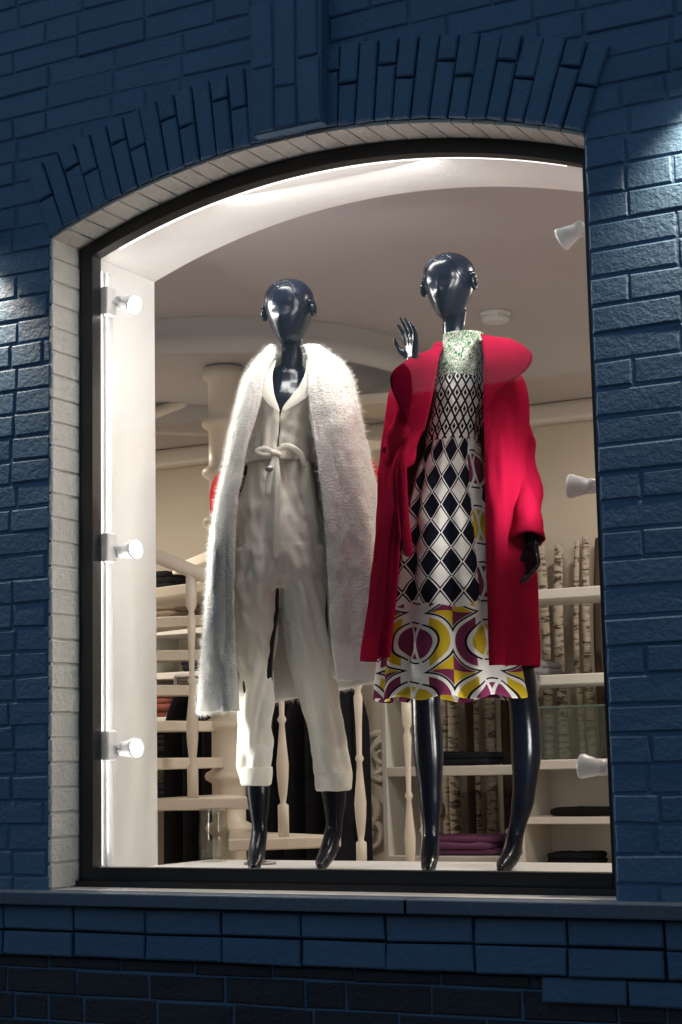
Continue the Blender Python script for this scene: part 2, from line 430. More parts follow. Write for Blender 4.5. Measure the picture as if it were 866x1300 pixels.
b=B(); b.tube(rail,[.028]*len(rail),12,3); b.obj('handrail',CREAMW,st,True)
n=64; V=[];F=[]
prof=[(.84,CEZ-.001),(.84,1.965),(.86,1.955),(.89,1.955),(.90,1.975),(.90,2.02),(.885,2.03),(.885,CEZ-.001)]
for r_,z_ in prof:
    for k in range(n): V.append((SC[0]+r_*math.cos(2*math.pi*k/n),SC[1]+r_*math.sin(2*math.pi*k/n),z_))
for i in range(len(prof)-1):
    for k in range(n): F.append((i*n+k,i*n+(k+1)%n,(i+1)*n+(k+1)%n,(i+1)*n+k))
mesh('stairwell_ring',V,F,simple('ring_paint',(.50,.47,.46),.6,.05,8),st,True)

# ------------------------------------------------------------------ shelving
SH=simple('shelf_laminate',(.74,.72,.68),.45,.05,6)
s=B(); y0,y1=3.25,3.62
for z in (1.11,.72,.32,-.09): s.box(-.50,1.3,y0,y1,z-.045,z,.003)
for x in (-.53,1.3): s.box(x,x+.03,y0,y1,FZ,1.14,.003)
bevel(s.obj('wall_shelf',SH),.002)
s=B()
for z in (1.27,1.06,.83,.60,.38,.15): s.box(-2.75,-1.30,3.45,3.8,z-.035,z,.003)
for x in (-2.78,-2.05,-1.30): s.box(x,x+.03,3.45,3.8,FZ,1.30,.003)
s.obj('wall_shelf',SH)
s=B(); s.box(.30,.345,2.85,3.2,FZ,.34,.003); s.box(.3455,1.2,2.85,3.2,.30,.34,.003); s.box(.3455,1.2,2.85,3.2,.07,.10,.003); s.box(.3455,1.2,2.85,3.2,-.16,-.13,.003); s.box(1.2005,1.24,2.85,3.2,FZ,.34,.003); s.box(.3455,1.2,3.17,3.198,FZ,.299)
s.obj('display_cabinet',SH)
def clearglass(name,col,f):
    t=NT(name); tr=t.n('ShaderNodeBsdfTransparent'); tr.inputs[0].default_value=(*col,1); gl=t.n('ShaderNodeBsdfGlossy'); gl.inputs['Roughness'].default_value=.05; mx=t.n('ShaderNodeMixShader'); mx.inputs[0].default_value=f
    t.l(tr.outputs[0],mx.inputs[1]); t.l(gl.outputs[0],mx.inputs[2]); t.l(mx.outputs[0],t.out.inputs[0]); return t.mat
CG=clearglass('case_glass',(.80,.9,.87),.08); VG=clearglass('vase_glass',(.90,.91,.89),.07)
gc=empty('glass_display_case')
b=B(); b.box(.34,.75,2.88,2.884,.344,.56); b.box(.34,.344,2.885,3.15,.344,.56); b.box(.746,.75,2.885,3.15,.344,.56); b.box(.34,.75,2.88,3.15,.561,.565); b.obj('panes',CG,gc)
b=B()
for x in (.338,.748): b.box(x,x+.006,2.876,2.882,.342,.568)
b.box(.344,.748,2.876,2.882,.562,.568); b.obj('edges',simple('green_glass_edge',(.12,.2,.18),.3),gc)
t=NT('birch_bark'); a=t.noise(1.0,4,.7,t.scaled((14,14,60))); c=t.ramp(a,[(0,(.05,.04,.035)),(.42,(.10,.08,.07)),(.49,(.48,.42,.35)),(1,(.62,.56,.48))]); t.set(Base_Color=c,Roughness=.8); t.matte(); BIR=t.mat
dk=simple('dark_bark',(.07,.05,.04),.9,.4,30)
bl=B(); bd=B(); x=-.55
while x<1.3:
    r_=random.uniform(.012,.028); w=random.uniform(-.02,.02)
    (bd if random.random()<.36 else bl).tube([(x,3.80+random.uniform(-.03,.03),FZ),(x+w,3.8,.3),(x+w*.3,3.8,.9),(x+w*1.6,3.8,1.38+random.uniform(-.03,.12))],[r_*1.1,r_,r_*.92,r_*.8],9,4)
    x+=r_*2+random.uniform(.0,.035)
e=empty('birch_log_display'); bl.obj('pale_logs',BIR,e,True); bd.obj('dark_logs',dk,e,True)
def cloth(name,col,x0,x1,y0,y1,z,n,th=.022,seed=1,pat=None):
    rd=random.Random(seed); b=B()
    for i in range(n):
        a=rd.uniform(-.012,.012); c=rd.uniform(-.012,.012)
        N=18;V=[];F=[]
        cx=(x0+x1)/2+a; cy=(y0+y1)/2+c; hx=(x1-x0)/2; hy=(y1-y0)/2; zz=z+i*th*.92
        prof=[(.93,0),(1,.25),(1.01,.5),(1,.78),(.92,1),(.5,1.08),(.1,1.1)]
        for s_,q in prof:
            for k in range(N*2):
                an=2*math.pi*k/(N*2); ca=math.copysign(abs(math.cos(an))**.35,math.cos(an)); sa=math.copysign(abs(math.sin(an))**.35,math.sin(an))
                nz=.003*noise.noise(Vector((an*3,i*5+seed,q)))
                V.append((cx+hx*s_*ca,cy+hy*s_*sa,zz+q*th+nz*3*q+.001))
        M_=N*2
        for r_ in range(len(prof)-1):
            for k in range(M_): F.append((r_*M_+k,r_*M_+(k+1)%M_,(r_+1)*M_+(k+1)%M_,(r_+1)*M_+k))
        F.append(tuple((len(prof)-1)*M_+k for k in range(M_))); F.append(tuple(range(M_-1,-1,-1))); b.add(V,F)
    return b.obj(name,pat or simple(name+'_fabric',col,.9,.25,60),None,True)
cloth('folded_purple_sweater',(.20,.08,.17),-.36,.02,3.28,3.55,-.088,3,.03,2)
t=NT('zebra_knit'); w=t.n('ShaderNodeTexWave'); w.inputs['Scale'].default_value=14; w.inputs['Distortion'].default_value=9; t.l(t.obj(),w.inputs[0]); t.set(Base_Color=t.ramp(w.outputs['Fac'],[(0,(.02,.02,.02)),(.48,(.02,.02,.02)),(.52,(.6,.58,.55)),(1,(.6,.58,.55))]),Roughness=.9); t.matte()
cloth('folded_patterned_sweater',(0,0,0),.07,.29,3.28,3.55,-.088,4,.032,3,t.mat)
cloth('folded_dark_jeans',(.02,.022,.03),-.38,.0,3.28,3.55,.322,2,.03,4)
cloth('folded_black_top',(.015,.015,.017),.40,.62,2.90,3.12,-.128,3,.025,5)
cloth('folded_black_top',(.015,.015,.017),.42,.70,2.90,3.12,.102,1,.03,6)
cloth('folded_grey_scarf',(.2,.2,.22),.05,.30,3.26,3.56,.722,2,.035,8)
for i,(x,z,c) in enumerate([(-2.0,1.272,(.02,.02,.022)),(-1.95,1.062,(.25,.2,.15)),(-1.7,.832,(.03,.03,.04)),(-2.0,.602,(.3,.1,.08)),(-1.65,.382,(.05,.05,.06)),(-1.95,.382,(.02,.02,.02)),(-1.95,.152,(.02,.02,.03))]):
    cloth('folded_clothes',c,x-.12,x+.12,3.48,3.75,z,3+i%2,.035,20+i)
b=B()
for i in range(42):
    x=.06+i*.0056; L_=random.uniform(.05,.12)
    b.tube([(x,3.25,.755),(x+random.uniform(-.004,.004),3.235,.72),(x+random.uniform(-.012,.012),3.232,.72-L_)],[.0022,.0025,.001],5,3)
b.add([(.05,3.26,.80),(.30,3.26,.79),(.30,3.236,.735),(.05,3.236,.74)],[(0,1,2,3)])
b.obj('fringed_scarf',simple('grey_wool',(.25,.25,.27),.95,.3,60),None,True)
rk=empty('clothes_rack')
b=B(); b.tube([(-1.55,3.05,.78),(-.55,3.05,.78)],[.012,.012],10,2); b.tube([(-1.55,3.05,FZ),(-1.55,3.05,.78)],[.012]*2,10,2); b.tube([(-.55,3.05,FZ),(-.55,3.05,.78)],[.012]*2,10,2); b.obj('rail',GREYM,rk,True)
b=B()
for i in range(9):
    x=-1.48+i*.11; V=[];F=[]; n=28
    for j in range(14):
        t_=j/13; z=.74-t_*.85; d=.05+.17*min(1,t_*4)**.6; w=.018+.012*t_
        for k in range(n):
            a=2*math.pi*k/n; f=1+.25*math.sin(a*5+i*2)*t_
            V.append((x+w*f*math.cos(a),3.05+d*math.sin(a),z))
    for j in range(13):
        for k in range(n): F.append((j*n+k,j*n+(k+1)%n,(j+1)*n+(k+1)%n,(j+1)*n+k))
    F.append(tuple(range(n))); b.add(V,F)
b.obj('hanging_dark_coats',simple('dark_wool',(.018,.018,.024),.9,.4,30),rk,True)
b=B()
def spiral(cx,cz,r,turn,dirn,a0_):
    P=[];R=[]
    for i in range(18):
        t_=i/17; a=a0_+dirn*turn*2*math.pi*t_; rr=r*(1-t_)**.8+.012
        P.append((cx+rr*math.cos(a),YB-.008,cz+rr*math.sin(a))); R.append(.014*(1-.6*t_)+.004)
    b.tube(P,R,8,2)
rd=random.Random(5)
for i in range(34):
    spiral(rd.uniform(-1.35,-.55),rd.uniform(-.5,.75)*rd.uniform(.6,1),rd.uniform(.05,.14),rd.uniform(.8,1.6),rd.choice((-1,1)),rd.uniform(0,6))
b.obj('plaster_ornament',simple('ornament_plaster',(.62,.58,.52),.7),None,True)
b=B(); b.lathe((0,0,0),[(.040,0),(.048,.01),(.050,.08),(.045,.15),(.048,.17),(.045,.17),(.042,.15),(.046,.08),(.043,.014),(.002,.012)],28)
vs=b.obj('glass_vase',VG,None,True); vs.location=(.13,.70,.041)

# ------------------------------------------------------------------ mannequins (local frame: X right, Y away from street, Z up)
def frameA(u,v,y=0.0):
    h=700-v; k=415.9-.0265*h; return Vector(((u-370-(v-700)*.021)/k,y,.988+h/k))
def frameB(u,v,y=0.0):
    h=700-v; k=436.5-.0283*h; return Vector(((u-585-(v-700)*.033)/k,y,.946+h/k))
RA=math.radians(29.4); RB=math.radians(23.8); LA=(.605,.40,0); LB=(1.167,.40,0)
def headfn(c,H,rz):
    prof=[(0,.018,.052,-.01),(.04,.027,.064,.0),(.10,.036,.071,.02),(.2,.047,.077,.055),(.35,.060,.082,.078),(.5,.069,.084,.090),(.65,.075,.084,.096),(.78,.073,.078,.092),(.88,.061,.062,.076),(.95,.042,.041,.05),(.985,.023,.022,.028),(1,.003,.003,.003)]
    R=Matrix.Rotation(rz,3,'Z')
    def f(th,t,off=0):
        w,df,db=crom(prof,t); x=math.cos(th); y=math.sin(th)
        w+=off
        d=(df if y<0 else db)+off
        p=Vector((w*x,d*y,t*H))
        if y<0:
            dx=abs(p.x)
            p.y-= .009*math.exp(-(dx/.008)**2)*math.exp(-((t-.37)/.07)**2)
            p.y-= .003*math.exp(-(dx/.007)**2)*math.exp(-((t-.48)/.09)**2)
            p.y+= .003*math.exp(-((dx-.028)/.016)**2)*math.exp(-((t-.50)/.055)**2)
            p.y-= .002*math.exp(-(dx/.016)**2)*math.exp(-((t-.20)/.025)**2)
        return Vector(c)+R@p
    return f
def hand(b,w,d,n,side,curl=(.2,.25,.2),spread=.10,sc_=1.0):
    w=Vector(w); d=Vector(d).normalized(); n=Vector(n); n=(n-d*n.dot(d)).normalized(); s=d.cross(n)*side
    L=[.070,.079,.073,.058]
    for i in range(4):
        off=(1.5-i)*.0185*sc_
        base=w+d*.082*sc_*(1-.05*abs(i-1))+s*off
        b.tube([w+s*off*.55,(w+base)/2+s*off*.15,base],[.0135*sc_,.0125*sc_,.0098*sc_],10,4)
        dd=(d+s*(1.5-i)*spread).normalized(); p=base; pts=[base]
        for fr_,cu in zip((.45,.30,.25),curl):
            cu2=cu*(1+.25*i)
            dd=(dd*math.cos(cu2)+n*math.sin(cu2)).normalized(); p=p+dd*L[i]*sc_*fr_; pts.append(p)
        b.tube(pts,[.0088*sc_,.0080*sc_,.0070*sc_,.0052*sc_],10,4)
    p0=w+d*.02*sc_+s*.018*sc_; p1=w+d*.045*sc_+s*.040*sc_+n*.012; p2=p1+(d*.8+s*.45+n*.2)*.032*sc_; p3=p2+(d*.95+s*.1+n*.2)*.026*sc_
    b.tube([p0,p1,p2,p3],[.0145*sc_,.011*sc_,.0088*sc_,.006*sc_],10,4)
def body(FR,root,headc,H,headrot,tubes,hands):
    b=B()
    for pts,rad,fl in tubes: b.tube([FR(*p) for p in pts],rad,20,6,fl)
    for h in hands: hand(b,**h)
    f=headfn(headc,H,headrot)
    V=[];F=[];n=48;m=44
    for i in range(m+1):
        t_=.5-.5*math.cos(math.pi*i/m)
        for k in range(n): V.append(f(2*math.pi*k/n,t_))
    for i in range(m):
        for k in range(n): F.append((i*n+k,i*n+(k+1)%n,(i+1)*n+(k+1)%n,(i+1)*n+k))
    F.append(tuple(range(n-1,-1,-1))); F.append(tuple(m*n+k for k in range(n))); b.add(V,F)
    o=b.obj('body',MANN,root,True); remesh(o,.0036,3); o.data.materials.clear(); o.data.materials.append(MANN)
    hb=B()
    for sgn in (1,-1):
        for q in range(2):
            P=[];R=[]
            for i in range(16):
                s_=i/15
                th=-math.pi/2+sgn*(.03+q*.10+s_*(1.38-q*.08)); t_=.80+q*.055-.42*s_**1.6+.055*math.sin(s_*7+q*.6)
                P.append(f(th,t_,-.0010)); R.append(.0034*(1-.4*s_))
            hb.tube(P,R,8,3)
        c0=Vector(f(-math.pi/2+sgn*1.50,.52,.004)); ax=(c0-Vector(f(-math.pi/2+sgn*1.50,.52,-.02))).normalized(); e1=Vector((0,0,1)); e2=ax.cross(e1).normalized()
        P=[];R=[]
        for i in range(26):
            s_=i/25; a=s_*2*math.pi*1.7+.8; rr=.024*(1-s_*.85)
            P.append(c0+ax*(.002+.012*s_)+(e1*math.sin(a)*1.15+e2*math.cos(a)*sgn*.9)*rr); R.append(.0068*(1-.3*s_))
        hb.tube(P,R,8,2)
    hb.obj('hair_waves',MANN,root,True)
ma=empty('mannequin',LA,RA)
F_=frameA
tubes=[
 ([(370,425,.0),(370,450,.005),(369,472,.008),(367,492,.012)],[.034,.033,.036,.050],1.0),
 ([(367,488,.012),(365,520,.0),(358,560,.0),(353,590,.005),(352,630,.005),(352,680,.01)],[.075,.105,.088,.078,.100,.095],.72),
 ([(335,500,.02),(367,487,.015),(402,500,.02)],[.040,.045,.040],1.0),
 ([(335,500,.02),(322,560,.03),(312,630,.03),(300,700,-.01)],[.040,.034,.028,.020],1.0),
 ([(402,500,.02),(420,560,.03),(432,630,.03),(440,700,-.01)],[.040,.034,.028,.020],1.0),
 ([(335,670,.0),(328,760,.0),(328,850,-.01),(328,930,.02),(329,1000,.02),(331,1050,.012),(330,1066,.0)],[.082,.066,.046,.045,.036,.023,.022],1.0),
 ([(372,670,.0),(388,760,.0),(400,850,-.01),(414,930,.015),(425,1000,.018),(426,1050,.012),(424,1066,.0)],[.082,.066,.046,.045,.038,.024,.023],1.0),
 ([(331,1058,.012),(328,1082,-.03),(326,1094,-.075),(325,1098,-.115)],[.024,.026,.022,.011],1.0),
 ([(424,1058,.012),(418,1082,-.03),(411,1094,-.075),(407,1098,-.115)],[.024,.026,.022,.011],1.0),
 ([(331,1062,.01),(333,1080,.035)],[.020,.014],1.0),([(424,1062,.01),(427,1080,.035)],[.020,.014],1.0),
]
hands=[dict(w=F_(300,700,-.01),d=(-.05,-.1,-1),n=(.9,-.2,0),side=-1,curl=(.25,.3,.2),spread=.03),dict(w=F_(440,700,-.01),d=(.05,-.1,-1),n=(-.9,-.2,0),side=1,curl=(.25,.3,.2),spread=.03)]
hc=F_(367,440); body(F_,ma,(hc.x,-.012,hc.z),.213,math.radians(-20),tubes,hands)
mb=empty('mannequin',LB,RB); F_=frameB
tubes=[
 ([(577,395,.0),(575,415,.005),(578,440,.008),(580,462,.012)],[.034,.033,.036,.050],1.0),
 ([(580,460,.012),(578,500,.0),(575,545,.0),(575,580,.005),(577,620,.005),(578,660,.01)],[.072,.095,.082,.074,.098,.095],.72),
 ([(540,484,.02),(580,466,.015),(628,482,.02)],[.034,.042,.036],1.0),
 ([(540,484,.02),(522,540,.0),(514,580,-.03),(520,540,-.11),(526,487,-.155),(526,474,-.16)],[.034,.030,.028,.026,.019,.018],1.0),
 ([(628,482,.02),(653,560,.0),(664,640,-.06),(672,700,-.13)],[.038,.033,.026,.019],1.0),
 ([(555,640,.0),(548,740,.0),(542,850,-.01),(541,890,.0),(544,950,.02),(547,1010,.02),(548,1050,.012),(548,1070,.0)],[.082,.068,.050,.042,.044,.033,.024,.022],1.0),
 ([(605,640,.0),(632,740,.0),(655,850,-.01),(664,895,-.005),(668,950,.015),(665,1010,.02),(657,1050,.012),(652,1070,.0)],[.082,.068,.050,.042,.044,.033,.024,.022],1.0),
 ([(548,1062,.012),(547,1084,-.03),(546,1096,-.075),(546,1100,-.12)],[.024,.026,.022,.011],1.0),
 ([(654,1062,.012),(649,1084,-.03),(641,1096,-.075),(635,1100,-.12)],[.025,.027,.024,.012],1.0),
 ([(548,1066,.01),(549,1084,.035)],[.020,.014],1.0),([(654,1066,.01),(658,1084,.035)],[.020,.014],1.0),
]
hands=[dict(w=F_(526,474,-.16),d=(-.06,.05,1),n=(-.75,-.55,.1),side=-1,curl=(.12,.2,.15),spread=.16,sc_=.86),
       dict(w=F_(672,700,-.135),d=(.02,-.15,-1),n=(-.75,-.6,0),side=1,curl=(.3,.35,.3),spread=.07,sc_=.80)]
hc=F_(571,408); body(F_,mb,(hc.x,-.012,hc.z),.203,math.radians(-22),tubes,hands)

# ------------------------------------------------------------------ fabrics
def fabric(name,c,rough=.85,bump=.0008,weave=900,var=.06):
    t=NT(name); f=t.noise(5,3); cc=t.mix(f,tuple(x*(1-var) for x in c),tuple(min(1,x*(1+var)) for x in c))
    t.set(Base_Color=cc,Roughness=rough)
    t.bump(t.noise(weave,3),bump); t.matte(); return t.mat
SUIT=fabric('ivory_crepe',(.90,.87,.79),.75,.0012,500,.03)
RED=fabric('crimson_wool',(.28,.006,.030),.95,.0022,420,.14)
REDD=fabric('red_knit',(.45,.03,.03),.9,.003,300)
t=NT('mohair_knit'); wv=t.n('ShaderNodeTexWave'); wv.bands_direction='Z'; wv.inputs['Scale'].default_value=30; wv.inputs['Distortion'].default_value=9; wv.inputs['Detail'].default_value=3; wv.inputs['Detail Scale'].default_value=3
t.l(t.obj(),wv.inputs[0]); nf=t.noise(90,4,.7)
t.set(Base_Color=t.mix(t.m('MULTIPLY_ADD',wv.outputs['Fac'],.25,t.m('MULTIPLY',nf,.75)),(.78,.77,.73),(.90,.89,.86)),Roughness=.95)
t.bump(t.m('ADD',t.m('MULTIPLY',wv.outputs['Fac'],.2),t.m('MULTIPLY',nf,1.5)),.006,.7); t.matte(); KNIT=t.mat
FIB=simple('mohair_fibre',(.90,.89,.86),.9,.04,20)

def shell(name,FR,keys,root,mat,tilt=0,th=.006,rows=120,n=130,fold=None):
    v0=keys[0][0]; v1=keys[-1][0]; V=[];F=[];UV=[]
    for i in range(rows+1):
        t_=i/rows; v=v0+(v1-v0)*t_; Lo,Li,Ri,Ro,dF,dB=crom(keys,v)
        xLo=FR(Lo,v).x; xLi=FR(Li,v).x; xRi=FR(Ri,v).x; xRo=FR(Ro,v).x; xc=(xLo+xRo)/2
        ctl=[(0,xLi,-dF),(1,(xLi*.5+xLo*.5),-dF*1.02),(2,xLo*.96+xLi*.04,-dF*.45),(3,xLo,dB*.2),(4,xLo*.75+xRo*.25,dB*.93),(5,xc,dB),(6,xLo*.25+xRo*.75,dB*.93),(7,xRo,dB*.2),(8,xRo*.96+xRi*.04,-dF*.45),(9,(xRi*.5+xRo*.5),-dF*1.02),(10,xRi,-dF)]
        pts=[Vector(crom(ctl,10*k/n)) for k in range(n+1)]
        for k,p in enumerate(pts):
            a=pts[min(n,k+1)]-pts[max(0,k-1)]; nn=Vector((a.y,-a.x))
            nn=nn.normalized() if nn.length>1e-7 else Vector((0,0))
            d=fold(k/n,t_) if fold else 0
            vv=v+tilt*t_*(k/n-.5) if not callable(tilt) else v+tilt(k/n)*t_
            V.append((p.x-nn.x*d,p.y-nn.y*d,FR(0,vv).z)); UV.append((k/n,t_))
    for i in range(rows):
        for k in range(n): F.append((i*(n+1)+k,(i+1)*(n+1)+k,(i+1)*(n+1)+k+1,i*(n+1)+k+1))
    o=mesh(name,V,F,mat,root,True,UV); solid(o,th,0); return o
def ruled(name,FR,A,Bb,root,mat,bulge=.01,th=.005,n=24,m=14):
    A=[FR(*p) for p in A]; Bq=[FR(*p) for p in Bb]
    def samp(L,t_):
        ks=[(i,*p) for i,p in enumerate(L)]; return Vector(crom(ks,t_*(len(L)-1)))
    V=[];F=[]
    for i in range(n+1):
        a=samp(A,i/n); c=samp(Bq,i/n)
        for j in range(m+1):
            s_=j/m; p=a.lerp(c,s_); p.y-=bulge*math.sin(math.pi*s_)*math.sin(math.pi*min(1,max(0.03,i/n))); V.append(p)
    for i in range(n):
        for j in range(m): F.append((i*(m+1)+j,(i+1)*(m+1)+j,(i+1)*(m+1)+j+1,i*(m+1)+j+1))
    o=mesh(name,V,F,mat,root,True); solid(o,th,0); return o
def loft(b,FR,keys,n=64,rows=60):
    v0=keys[0][0];v1=keys[-1][0];V=[];F=[]
    for i in range(rows+1):
        v=v0+(v1-v0)*i/rows; L_,R_,dF,dB,yc=crom(keys,v); xl=FR(L_,v).x; xr=FR(R_,v).x; z=FR(0,v).z
        for k in range(n):
            a=2*math.pi*k/n; V.append(((xl+xr)/2+(xr-xl)/2*math.cos(a),yc+(dF if math.sin(a)<0 else dB)*math.sin(a),z))
    for i in range(rows):
        for k in range(n): F.append((i*n+k,(i+1)*n+k,(i+1)*n+(k+1)%n,i*n+(k+1)%n))
    F.append(tuple(range(n))); F.append(tuple(rows*n+k for k in range(n-1,-1,-1))); b.add(V,F)

# ------------------------------------------------------------------ ivory jumpsuit
js=empty('white_jumpsuit',LA,RA); F_=frameA
b=B()
loft(b,F_,[(575,315,393,.088,.085,0),(600,310,396,.095,.09,0),(640,302,405,.108,.11,0),(690,297,413,.115,.12,0),(730,297,416,.11,.115,0),(748,305,410,.09,.10,0)])
loft(b,F_,[(700,296,358,.095,.10,0),(760,297,354,.088,.095,0),(820,301,351,.075,.085,0),(880,305,349,.066,.075,.005),(940,306,347,.058,.065,.012),(975,306,346,.055,.06,.014),(993,308,345,.052,.056,.014)])
loft(b,F_,[(700,348,415,.095,.10,0),(760,356,418,.088,.095,0),(820,366,421,.075,.085,0),(880,380,428,.066,.075,.005),(940,394,438,.058,.065,.01),(980,401,445,.055,.06,.014),(1002,404,447,.052,.056,.014)])
o=b.obj('trousers',SUIT,js,True); remesh(o,.0045,5); o.data.materials.clear(); o.data.materials.append(SUIT)
def wr(c,n_):
    z=c.z; d=.017*noise.noise(Vector((c.x*20+z*2.5,c.y*20,z*3.0)))
    d+=.010*noise.noise(Vector((c.x*14+9,c.y*14,z*13+abs(c.x+.01)*45)))*(1 if z<1.0 else .6)
    d+=.005*noise.noise(Vector((c.x*40+z*9,c.y*40,z*22)))
    if z>1.08: d+=.008*math.sin(c.x*140+noise.noise(c*8)*3)*min(1,(z-1.08)/.12)
    return d
wrinkle(o,wr)
for (u0,u1,vv,yc) in ((307,347,984,.014),(402,448,992,.014)):
    b=B(); keys=[(vv-10,u0,u1,.060,.062,yc),(vv,u0-1,u1+1,.064,.066,yc),(vv+12,u0,u1,.061,.063,yc),(vv+14,u0+2,u1-2,.057,.06,yc)]
    loft(b,F_,keys,48,14); o=b.obj('cuff',SUIT,js,True); wrinkle(o,lambda c,n_:.004*noise.noise(Vector((c.x*30,c.y*30,c.z*12))))
def fj(s,t): return .009*noise.noise(Vector((s*14,t*2.5,3)))+.006*math.sin(s*90+3*noise.noise(Vector((s*6,t*3,0))))*max(0,t-.5)+.006*noise.noise(Vector((s*20,t*9,7)))
o=shell('bodice',F_,[(462,342,350,388,396,.045,.06),(474,326,345,390,412,.075,.075),(492,318,341,386,418,.105,.09),(510,318,346,372,416,.118,.10),(528,319,354,358,412,.118,.10),(560,315,353,355,402,.108,.095),(590,311,351,353,397,.098,.09)],js,SUIT,0,.004,70,130,fj)
ruled('lapel',F_,[(350,462,-.055),(346,485,-.112),(348,510,-.13),(355,532,-.132)],[(336,468,-.062),(328,497,-.12),(337,520,-.135),(354,534,-.134)],js,SUIT,.004,.003)
ruled('lapel',F_,[(388,462,-.055),(386,485,-.115),(374,510,-.13),(357,532,-.132)],[(398,468,-.062),(402,497,-.12),(386,518,-.135),(358,534,-.134)],js,SUIT,.004,.003)
b=B(); loft(b,F_,[(574,312,394,.102,.098,0),(579,311,395,.107,.102,0),(585,311,395,.107,.102,0),(589,312,394,.102,.098,0)],72,10); b.obj('belt',SUIT,js,True)
b=B()
for P,R in ((([(349,581,-.118),(336,577,-.120),(326,580,-.116),(334,585,-.118),(348,585,-.120)]),[.005,.006,.006,.006,.005]),
  (([(351,581,-.118),(364,575,-.124),(380,584,-.118),(386,598,-.115)]),[.006,.009,.010,.008]),
  ([(350,586,-.122),(343,610,-.127),(341,632,-.127)],[.006,.009,.009]),([(351,586,-.122),(353,620,-.130),(351,670,-.128),(350,712,-.12)],[.006,.009,.009,.009])):
    b.tube([F_(*p) for p in P],R,12,6,.3)
b.tube([F_(347,583,-.122),F_(354,585,-.122)],[.009,.009],12,3); b.obj('belt_knot',SUIT,js,True)
b=B(); b.tube([F_(341,604,-.137),F_(344,604,-.137)],[.009,.009],14,2,.8); b.obj('belt_tag',GREYM,js,True)

# ------------------------------------------------------------------ mohair cardigan
cg=empty('white_mohair_cardigan',LA,RA)
def fc(s,t):
    e=.018*noise.noise(Vector((s*9,t*1.6,1.3)))+.014*math.sin(s*46+2.5*noise.noise(Vector((s*4,t*2,0))))*t**.7
    return e+.004*noise.noise(Vector((s*40,t*22,4)))
def tl(s): return -2 if s<.3 else (-2-(s-.3)*90 if s<.7 else -38)
keysC=[(441,341,352,384,400,.02,.075),(452,333,349,388,412,.05,.085),(466,322,344,391,428,.085,.10),(486,310,338,391,441,.12,.12),(520,302,330,391,448,.145,.135),(560,293,319,395,455,.150,.145),(600,286,311,401,462,.150,.15),(650,276,302,408,471,.148,.155),(700,270,299,413,478,.145,.155),(760,267,299,417,482,.14,.155),(830,264,301,421,484,.14,.155),(906,262,305,428,480,.14,.15)]
o=shell('cardigan',F_,keysC,cg,KNIT,tl,.016,150,190,fc)
bpy.context.view_layer.update(); bake(o)
me=o.data; rng=np.random.default_rng(3)
np_=len(me.polygons); cen=np.zeros(np_*3); me.polygons.foreach_get('center',cen); nor=np.zeros(np_*3); me.polygons.foreach_get('normal',nor); ar=np.zeros(np_); me.polygons.foreach_get('area',ar)
cen=cen.reshape(-1,3); nor=nor.reshape(-1,3); NF=80000
idx=rng.choice(np_,NF,p=ar/ar.sum()); c=cen[idx]+rng.normal(0,.0015,(NF,3)); d=nor[idx]+rng.normal(0,.8,(NF,3)); d[:,2]-=.4; d/=np.linalg.norm(d,axis=1)[:,None]
ln=rng.uniform(.006,.024,NF)[:,None]; sd_=np.cross(d,rng.normal(0,1,(NF,3))); sd_/=np.linalg.norm(sd_,axis=1)[:,None]
V=np.concatenate([c-sd_*.00045,c+sd_*.00045,c+d*ln],axis=0); F=[(i,i+NF,i+2*NF) for i in range(NF)]
mesh('mohair_fibres',V.tolist(),F,FIB,cg)

# ------------------------------------------------------------------ red knit behind
rk=empty('hanging_red_cardigan',(.470,.64,0),RA)
b=B(); loft(b,F_,[(505,345,405,.03,.03,0),(520,318,440,.04,.04,0),(560,284,472,.05,.05,0),(600,262,490,.06,.06,0),(640,262,494,.06,.06,0),(675,274,490,.06,.06,0)],90,60)
o=b.obj('knit',REDD,rk,True); wrinkle(o,lambda c,n_:.014*noise.noise(Vector((c.x*16,c.y*16,c.z*4))))
b=B(); b.tube([F_(330,505,0),F_(330,1108,0)],[.008,.008],10,2); b.lathe((F_(330,1112).x,0,.041),[(.05,0),(.05,.006),(.02,.010),(.010,.02)],28); b.obj('stand',GREYM,rk,True)

# ------------------------------------------------------------------ patterned dress
dr=empty('patterned_dress',LB,RB); F_=frameB
t=NT('geometric_print'); uvn=t.n('ShaderNodeUVMap'); sp=t.n('ShaderNodeSeparateXYZ'); t.l(uvn.outputs[0],sp.inputs[0]); U=sp.outputs[0]; Vv=sp.outputs[1]
tp=2*math.pi
WH=(.80,.79,.76); NV=(.010,.011,.022); YE=(.60,.44,.03); PU=(.20,.035,.10); GR=(.03,.16,.05)
def tri(x,p):
    return t.m('ABSOLUTE',t.m('SUBTRACT',t.m('MULTIPLY',t.m('FRACT',t.m('ADD',t.m('DIVIDE',x,p),50)),2.0),1.0))
q1=t.m('ADD',tri(U,.036),tri(Vv,.048))
d1=t.m('ADD',t.m('LESS_THAN',t.m('ABSOLUTE',t.m('SUBTRACT',q1,1.0)),.26),t.m('GREATER_THAN',q1,1.60),clamp=True)
